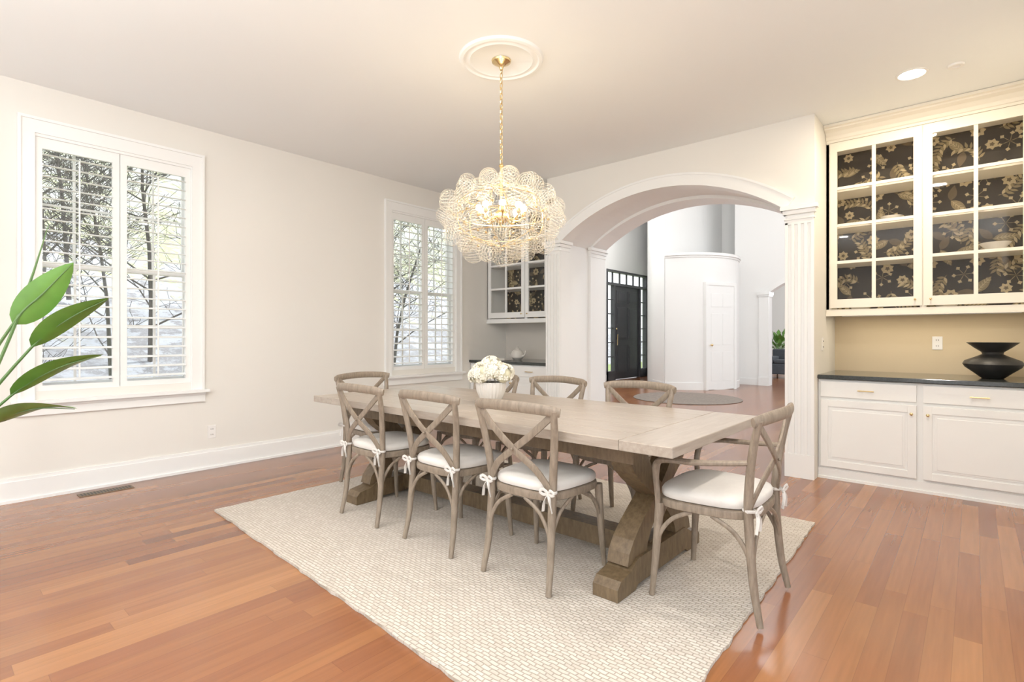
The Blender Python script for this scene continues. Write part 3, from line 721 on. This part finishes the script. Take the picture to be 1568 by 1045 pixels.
# ------------------------------------------------------------------ chandelier
cx, cy, cz = 2.835, 2.625, 2.00
E = empty('chandelier', (cx, cy, cz))
bm = bmesh.new(); uvl = bm.loops.layers.uv.new('UVMap'); rnd = random.Random(11)
N = 72; gpts = []
for i in range(N):
    z = 1-2*(i+0.5)/N; a = i*2.39996; q = math.sqrt(1-z*z)
    rr = rnd.choice((0.058, 0.066, 0.076)); jit = rnd.uniform(0.94, 1.05)
    p = Vector((0.38*q*math.cos(a)*jit, 0.38*q*math.sin(a)*jit, 0.258*z*jit)); gpts.append(p)
    mt = Matrix.Translation(p) @ Matrix.Rotation(rnd.uniform(0, 3.1), 4, Vector((rnd.random()-.5, rnd.random()-.5, rnd.random()-.5)).normalized())
    bmesh.ops.create_uvsphere(bm, u_segments=24, v_segments=14, radius=rr, matrix=mt, calc_uvs=True)
me = bpy.data.meshes.new('glass_globes'); bm.to_mesh(me); bm.free(); me.materials.append(M_swirl)
me.polygons.foreach_set('use_smooth', [True]*len(me.polygons))
link(bpy.data.objects.new('glass_globes', me), E)
w = MB()
for i, p in enumerate(gpts): w.sphere(tuple(p*0.83), 0.009, 4)
for (rz_, rr_) in ((-0.12, 0.25), (0.0, 0.30), (0.12, 0.25)):
    w.sweep([(rr_*math.cos(2*math.pi*k/24), rr_*math.sin(2*math.pi*k/24), rz_) for k in range(25)], 0.003, n=5, seg=1)
for k in range(6):
    a = k*math.pi/3; c_, s_ = math.cos(a), math.sin(a)
    w.sweep([(0.01*c_, 0.01*s_, 0.22), (0.25*c_, 0.25*s_, 0.12), (0.30*c_, 0.30*s_, 0), (0.25*c_, 0.25*s_, -0.12), (0.01*c_, 0.01*s_, -0.20)], 0.003, n=5)
w.sphere((0, 0, 0), 0.05, 8); w.lathe([(0.02, 0), (0.022, 0.06), (0.010, 0.10), (0.010, 0.33), (0.018, 0.34), (0.008, 0.36)], 12)
for k in range(8):
    a = k*math.pi/4; w.sweep([(0, 0, 0.02), (0.10*math.cos(a), 0.10*math.sin(a), -0.03), (0.15*math.cos(a), 0.15*math.sin(a), 0.0)], 0.006, n=6)
    w.lathe([(0.008, 0), (0.015, 0.01), (0.015, 0.035)], 10, c=(0.15*math.cos(a), 0.15*math.sin(a), 0.0))
w.obj('brass_frame', M_brass, E, smooth=True)
w = MB()
for k in range(8):
    a = k*math.pi/4; w.sphere((0.15*math.cos(a), 0.15*math.sin(a), 0.058), 0.022, 6)
w.obj('bulbs', M_bulb, E, smooth=True)
w = MB(); z = 0.35; k = 0; top = H-cz-0.055
while z < top:
    pts = []
    for j in range(13):
        a = 2*math.pi*j/12; u = 0.010*math.cos(a); v = 0.022*math.sin(a)
        pts.append((u if k % 2 else 0, 0 if k % 2 else u, z+0.018+v))
    w.sweep(pts, 0.0028, n=5, seg=1, up=(0, 1, 0) if k % 2 else (1, 0, 0)); z += 0.034; k += 1
w.lathe([(0.010, top-0.02), (0.016, top), (0.03, top+0.012), (0.062, top+0.03), (0.066, top+0.042)], 32)
w.obj('chain_and_canopy', M_brass, E, smooth=True)
w = MB(); w.lathe([(0.05, -0.010), (0.20, -0.010), (0.21, -0.018), (0.225, -0.010), (0.245, -0.010), (0.255, -0.020), (0.275, -0.016), (0.283, -0.001)], 64)
w.obj('ceiling_medallion', M_ceil, loc=(cx, cy, H), smooth=True)

# ------------------------------------------------------------------ bird of paradise
PL = empty('bird_of_paradise_plant', (1.80, 0.02, 0))
w = MB(); w.lathe([(0.13, 0), (0.16, 0.02), (0.175, 0.32), (0.165, 0.33), (0.155, 0.30), (0.01, 0.29)], 32); w.obj('planter', M_pot, PL, smooth=True)
lf = MB(); st = MB(); org = Vector((1.80, 0.02, 0))
def bleaf(base, tip, wd, roll, bend):
    b = Vector(base)-org; t = Vector(tip)-org; d = (t-b); dn = d.normalized()
    sd = dn.cross(Vector((0, 0, 1))).normalized(); up = sd.cross(dn)
    sd2 = sd*math.cos(roll)+up*math.sin(roll); up2 = dn.cross(sd2)*-1
    n = 14; rows = []
    for i in range(n+1):
        q = i/n; wq = wd*0.5*math.sin(math.pi*min(1, q**0.75))**0.75 if 0 < q < 1 else 0.001
        c = b+d*q+Vector((0, 0, 1))*bend*math.sin(math.pi*q)
        rows.append([c-sd2*wq+up2*wq*0.22, c-sd2*wq*0.5+up2*wq*0.07, c, c+sd2*wq*0.5+up2*wq*0.07, c+sd2*wq+up2*wq*0.22])
    v0 = len(lf.v)
    for r in rows: lf.v += [tuple(p) for p in r]
    for i in range(n):
        for k in range(4): lf.f.append([v0+i*5+k, v0+i*5+k+1, v0+(i+1)*5+k+1, v0+(i+1)*5+k]); lf.m.append(0)
    root = Vector((random.uniform(-.04, .04), random.uniform(-.04, .04), 0.28))
    st.sweep([tuple(root), tuple(root*0.5+b*0.5+Vector((-0.05, -0.03, 0.05))), tuple(b), tuple(b+d*0.5+Vector((0, 0, 1))*bend), tuple(b+d*0.97)], [0.012, 0.009, 0.006, 0.004, 0.0015], n=6)
bleaf((2.085, 0.305, 1.25), (2.27, 0.48, 1.52), 0.13, 1.1, 0.0)
bleaf((2.13, 0.36, 1.15), (2.39, 0.58, 1.365), 0.12, 0.35, 0.02)
bleaf((2.07, 0.30, 0.94), (2.375, 0.565, 1.12), 0.12, 0.25, 0.03)
bleaf((1.99, 0.24, 0.81), (2.29, 0.49, 0.885), 0.15, 0.25, 0.035)
bleaf((1.75, -0.15, 1.3), (1.6, -0.4, 1.65), 0.2, 0.4, 0.02)
bleaf((1.55, 0.1, 1.2), (1.25, 0.2, 1.5), 0.2, 0.4, 0.02)
lf.obj('leaves', M_leaf, PL, smooth=True)
st.sweep([(0.02, 0, 0.28), (0.25, 0.25, 1.1), (0.33, 0.33, 1.41), (0.39, 0.39, 1.69)], [0.01, 0.007, 0.006, 0.001], n=6)
st.obj('stems', M_leafs, PL, smooth=True)

# ------------------------------------------------------------------ counter objects etc
w = MB(); w.lathe([(0.065, 0), (0.07, 0.004), (0.11, 0.04), (0.165, 0.085), (0.178, 0.11), (0.165, 0.135), (0.10, 0.165), (0.062, 0.185), (0.065, 0.20), (0.11, 0.235), (0.15, 0.27), (0.155, 0.275), (0.145, 0.272), (0.06, 0.215), (0.01, 0.20)], 48)
w.obj('black_vase', M_black, loc=(5.33, 5.47, 0.8765), smooth=True)
w = MB(); w.lathe([(0.05, 0), (0.08, 0.05), (0.085, 0.12), (0.05, 0.2), (0.03, 0.24), (0.04, 0.28), (0.03, 0.275), (0.01, 0.1)], 32)
w.obj('black_vase', M_black, loc=(1.25, 5.45, 0.8765), smooth=True)
K = empty('white_teapot', (0.52, 5.5, 0.8765)); w = MB()
w.lathe([(0.05, 0), (0.085, 0.03), (0.09, 0.08), (0.06, 0.13), (0.03, 0.14), (0.03, 0.15), (0.012, 0.165), (0.012, 0.18), (0.002, 0.185)], 28); w.obj('body', M_vase, K, smooth=True)
w = MB(); w.sweep([(0.08, 0, 0.05), (0.13, 0, 0.07), (0.15, 0, 0.13)], [0.018, 0.012, 0.009]); w.sweep([(-0.08, 0, 0.1), (-0.13, 0, 0.11), (-0.13, 0, 0.05), (-0.08, 0, 0.03)], 0.008); w.obj('spout_and_handle', M_vase, K, smooth=True)
w = MB(); w.box(-0.14, 0.14, -0.09, 0.09, 0, 0.015); w.box(-0.13, 0.13, -0.085, 0.085, 0.015, 0.03); w.obj('serving_tray', M_vase, loc=(0.40, 5.30, 0.8765), bevel=0.004)
def bowl(x, y, z, s, m=M_vase):
    w = MB(); w.lathe([(0.03*s, 0), (0.035*s, 0.005*s), (0.075*s, 0.05*s), (0.08*s, 0.06*s), (0.076*s, 0.06*s), (0.03*s, 0.012*s)], 28); w.obj('bowl', m, loc=(x, y, z), smooth=True)
bowl(4.45, 5.66, 1.412, 1.1); bowl(4.68, 5.66, 2.186, 1.0); bowl(5.35, 5.66, 1.866, 1.2); bowl(5.05, 5.68, 1.412, 1.0)
def outlet(name, loc, rot):
    O = empty(name, loc, rot); w = MB(); w.box(-0.035, 0.035, -0.006, 0, -0.057, 0.057); w.obj('plate', M_plastic, O, bevel=0.002)
    w = MB()
    for z in (-0.025, 0.025):
        w.box(-0.009, -0.006, -0.0075, -0.006, z-0.006, z+0.006); w.box(0.006, 0.009, -0.0075, -0.006, z-0.006, z+0.006)
    w.obj('slots', M_slot, O)
outlet('wall_outlet', (4.985, YB, 1.14), 0); outlet('wall_outlet', (0, 1.83, 0.33), math.pi/2); outlet('wall_outlet', (4.22, 5.3, 1.13), math.pi/2)
G = empty('floor_vent', (0.17, 1.02, 0)); w = MB(); w.box(-0.055, 0.055, -0.17, 0.17, 0, 0.004); w.obj('grille', M_tableg, G); w = MB()
for k in range(16): w.box(-0.04, 0.04, -0.155+k*0.02, -0.145+k*0.02, 0.0041, 0.0046)
w.obj('slots', M_slot, G)
w = MB(); w.lathe([(0.02, 0), (0.024, -0.012), (0.045, -0.014), (0.048, -0.001)], 24); w.obj('ceiling_sprinkler', M_plastic, loc=(5.13, 4.73, H), smooth=True)

# ------------------------------------------------------------------ exterior
box('bounce_slab', -2.3, 24, -24, -3.01, -0.3, -0.13, M_bounce); box('bounce_terrace', 8.01, 24, -3, 26, -0.3, -0.13, M_bounce)  # unseen pale ground, added to bounce sun and sky up to the ceilings
w = MB(); nx, ny = 30, 50
for i in range(nx+1):
    for j in range(ny+1):
        x = -2.31-38*i/nx; y = -22+60*j/ny
        q = max(0, (-x-10)/28); z = -0.35+13*q**1.1+0.4*math.sin(y*0.35+x*0.2)*min(1, q*3)
        w.v.append((x, y, z))
for i in range(nx):
    for j in range(ny):
        a = i*(ny+1)+j; w.f.append([a, a+1, a+ny+2, a+ny+1]); w.m.append(0 if -2.31-38*i/nx > -9.5 else 1)
w.obj('lawn_and_hillside', [M_grass, M_hill], smooth=True)
w = MB(); w.box(-2.31, -0.16, -22, 8.35, -0.36, -0.34); w.obj('lawn_strip', M_grass)
def tree(x, y, z0, h, seed):
    rnd = random.Random(seed)
    cu = bpy.data.curves.new('bare_tree', 'CURVE'); cu.dimensions = '3D'; cu.bevel_depth = 1.0; cu.bevel_resolution = 0
    def br(p, d, L, r, lv):
        n = 5; pts = [p.copy()]; dd = d.copy(); q = p.copy()
        for k in range(n):
            dd = (dd+Vector((rnd.uniform(-1, 1), rnd.uniform(-1, 1), rnd.uniform(-.6, 1)))*(0.10 if lv == 0 else 0.26)).normalized()
            q = q+dd*L/n; pts.append(q.copy())
        s = cu.splines.new('POLY'); s.points.add(n)
        for k, pp in enumerate(pts): s.points[k].co = (*pp, 1); s.points[k].radius = max(0.0055, r*(1-0.75*k/n))
        if lv < 3:
            m = (13, 8, 5)[lv]
            for k in range(m):
                t = rnd.uniform(0.10, 1); i = min(n-1, int(t*n)); pp = pts[i].lerp(pts[i+1], t*n-i)
                a = rnd.uniform(0, 6.28); side = Vector((math.cos(a), math.sin(a), rnd.uniform(0.0, 0.6))).normalized()
                br(pp, (dd*0.4+side).normalized(), L*rnd.uniform(0.40, 0.60), r*(1-0.6*t)*0.45, lv+1)
    br(Vector((0, 0, 0)), Vector((0, 0, 1)), h, h*0.009, 0)
    cu.materials.append(M_bark); o = bpy.data.objects.new('bare_tree', cu); o.location = (x, y, z0); C.objects.link(o)
for i, (x, y, h) in enumerate(((-7.5, 1.6, 5), (-9, 3.0, 6), (-11, 0.9, 7), (-12.5, 4.6, 8), (-14, 2.2, 9), (-9, 9.6, 6), (-11, 11.9, 7), (-8.5, 7.6, 5.5), (-13, 9, 8), (-14, 13.4, 8), (-16, 7, 10), (-17, 3.5, 9))):
    q = max(0, (-x-10)/28); tree(x, y, -0.4+13*q**1.1-0.05, h, 100+i)

# ------------------------------------------------------------------ lights
def can(x, y, z, power, col=(1, 0.95, 0.89), r=0.075, name='recessed_downlight'):
    E = empty(name, (x, y, z)); w = MB()
    w.lathe([(r+0.002, -0.001), (r+0.005, -0.006), (r+0.02, -0.005), (r+0.022, -0.0005)], 32); w.obj('ring', M_plastic, E, smooth=True)
    w = MB(); w.lathe([(r, -0.0035), (0.001, -0.0035)], 32); w.obj('lens', M_can, E)
    l = bpy.data.lights.new('lamp', 'AREA'); l.shape = 'DISK'; l.size = r*2; l.energy = power; l.color = col
    o = bpy.data.objects.new('lamp', l); o.location = (0, 0, -0.012); link(o, E)
can(4.89, 4.69, H, 22, (1, 0.82, 0.58))
for (x, y, p) in ((2.1, 0.9, 15), (3.5, 1.7, 10), (4.9, 2.6, 20), (3.4, -0.6, 18)): can(x, y, H, p)  # extra cans added out of view to brighten the room
def fill_uplight(x, y, e):  # invented floor lamps behind the camera, added to light the ceiling
    E = empty('fill_uplight_stand', (x, y, 0)); w = MB()
    w.lathe([(0.14, 0), (0.14, 0.015), (0.02, 0.03), (0.012, 0.05), (0.012, 1.7), (0.03, 1.72), (0.16, 1.82), (0.165, 1.825), (0.155, 1.82), (0.02, 1.735)], 32); w.obj('stand', M_brass, E, smooth=True)
    l = bpy.data.lights.new('lamp', 'AREA'); l.shape = 'DISK'; l.size = 0.26; l.energy = e; l.color = (1, 0.975, 0.94)
    o = bpy.data.objects.new('lamp', l); o.location = (0, 0, 1.83); o.rotation_euler = (math.pi, 0, 0); link(o, E)
fill_uplight(3.0, -1.2, 80); fill_uplight(5.2, -1.1, 160)
def pend(x, y, z, e, r, name, col=(1, 0.97, 0.94)):
    E = empty(name, (x, y, z)); l = bpy.data.lights.new('lamp', 'POINT'); l.energy = e; l.shadow_soft_size = r; l.color = col
    o = bpy.data.objects.new('lamp', l); link(o, E); o.location = (0, 0, -0.35)
    w = MB(); w.lathe([(0.3, 0), (0.31, 0.02), (0.1, 0.08), (0.02, 0.1), (0.02, 0.4)], 32); w.obj('shade', M_trim, E, smooth=True)
pend(2.6, 9.4, 5.2, 130, 0.3, 'foyer_fill_pendant'); pend(4.8, 7.6, 5.2, 90, 0.25, 'foyer_fill_pendant'); pend(-1.2, 10.4, 4.8, 90, 0.25, 'foyer_fill_pendant'); pend(2.6, 17.0, 2.9, 90, 0.25, 'living_pendant')  # foyer pendants are invented, added out of view to brighten the foyer walls
sl = bpy.data.lights.new('sun', 'SUN'); sl.energy = 4.2; sl.angle = math.radians(3); sl.color = (1, 0.97, 0.93)
so = bpy.data.objects.new('sun', sl); C.objects.link(so); so.location = (0, 20, 30)
so.rotation_euler = Vector((0, -0.60, -0.80)).to_track_quat('-Z', 'Y').to_euler()

wd = bpy.data.worlds.new('sky'); bpy.context.scene.world = wd; wd.use_nodes = True
bg = wd.node_tree.nodes['Background']; bg.inputs[0].default_value = (0.94, 0.97, 1.0, 1); bg.inputs[1].default_value = 1.55

cam = bpy.data.cameras.new('camera'); co = bpy.data.objects.new('camera', cam); C.objects.link(co)
co.location = (5.22, 0, 1.20); co.rotation_euler = (math.pi/2, 0, math.radians(41.1))
cam.sensor_width = 36; cam.lens = 18.6; cam.shift_y = -0.0048; cam.clip_start = 0.05
bpy.context.scene.camera = co
vs = bpy.context.scene.view_settings; vs.view_transform = 'Standard'; vs.look = 'None'; vs.exposure = 0.12; vs.gamma = 1.18
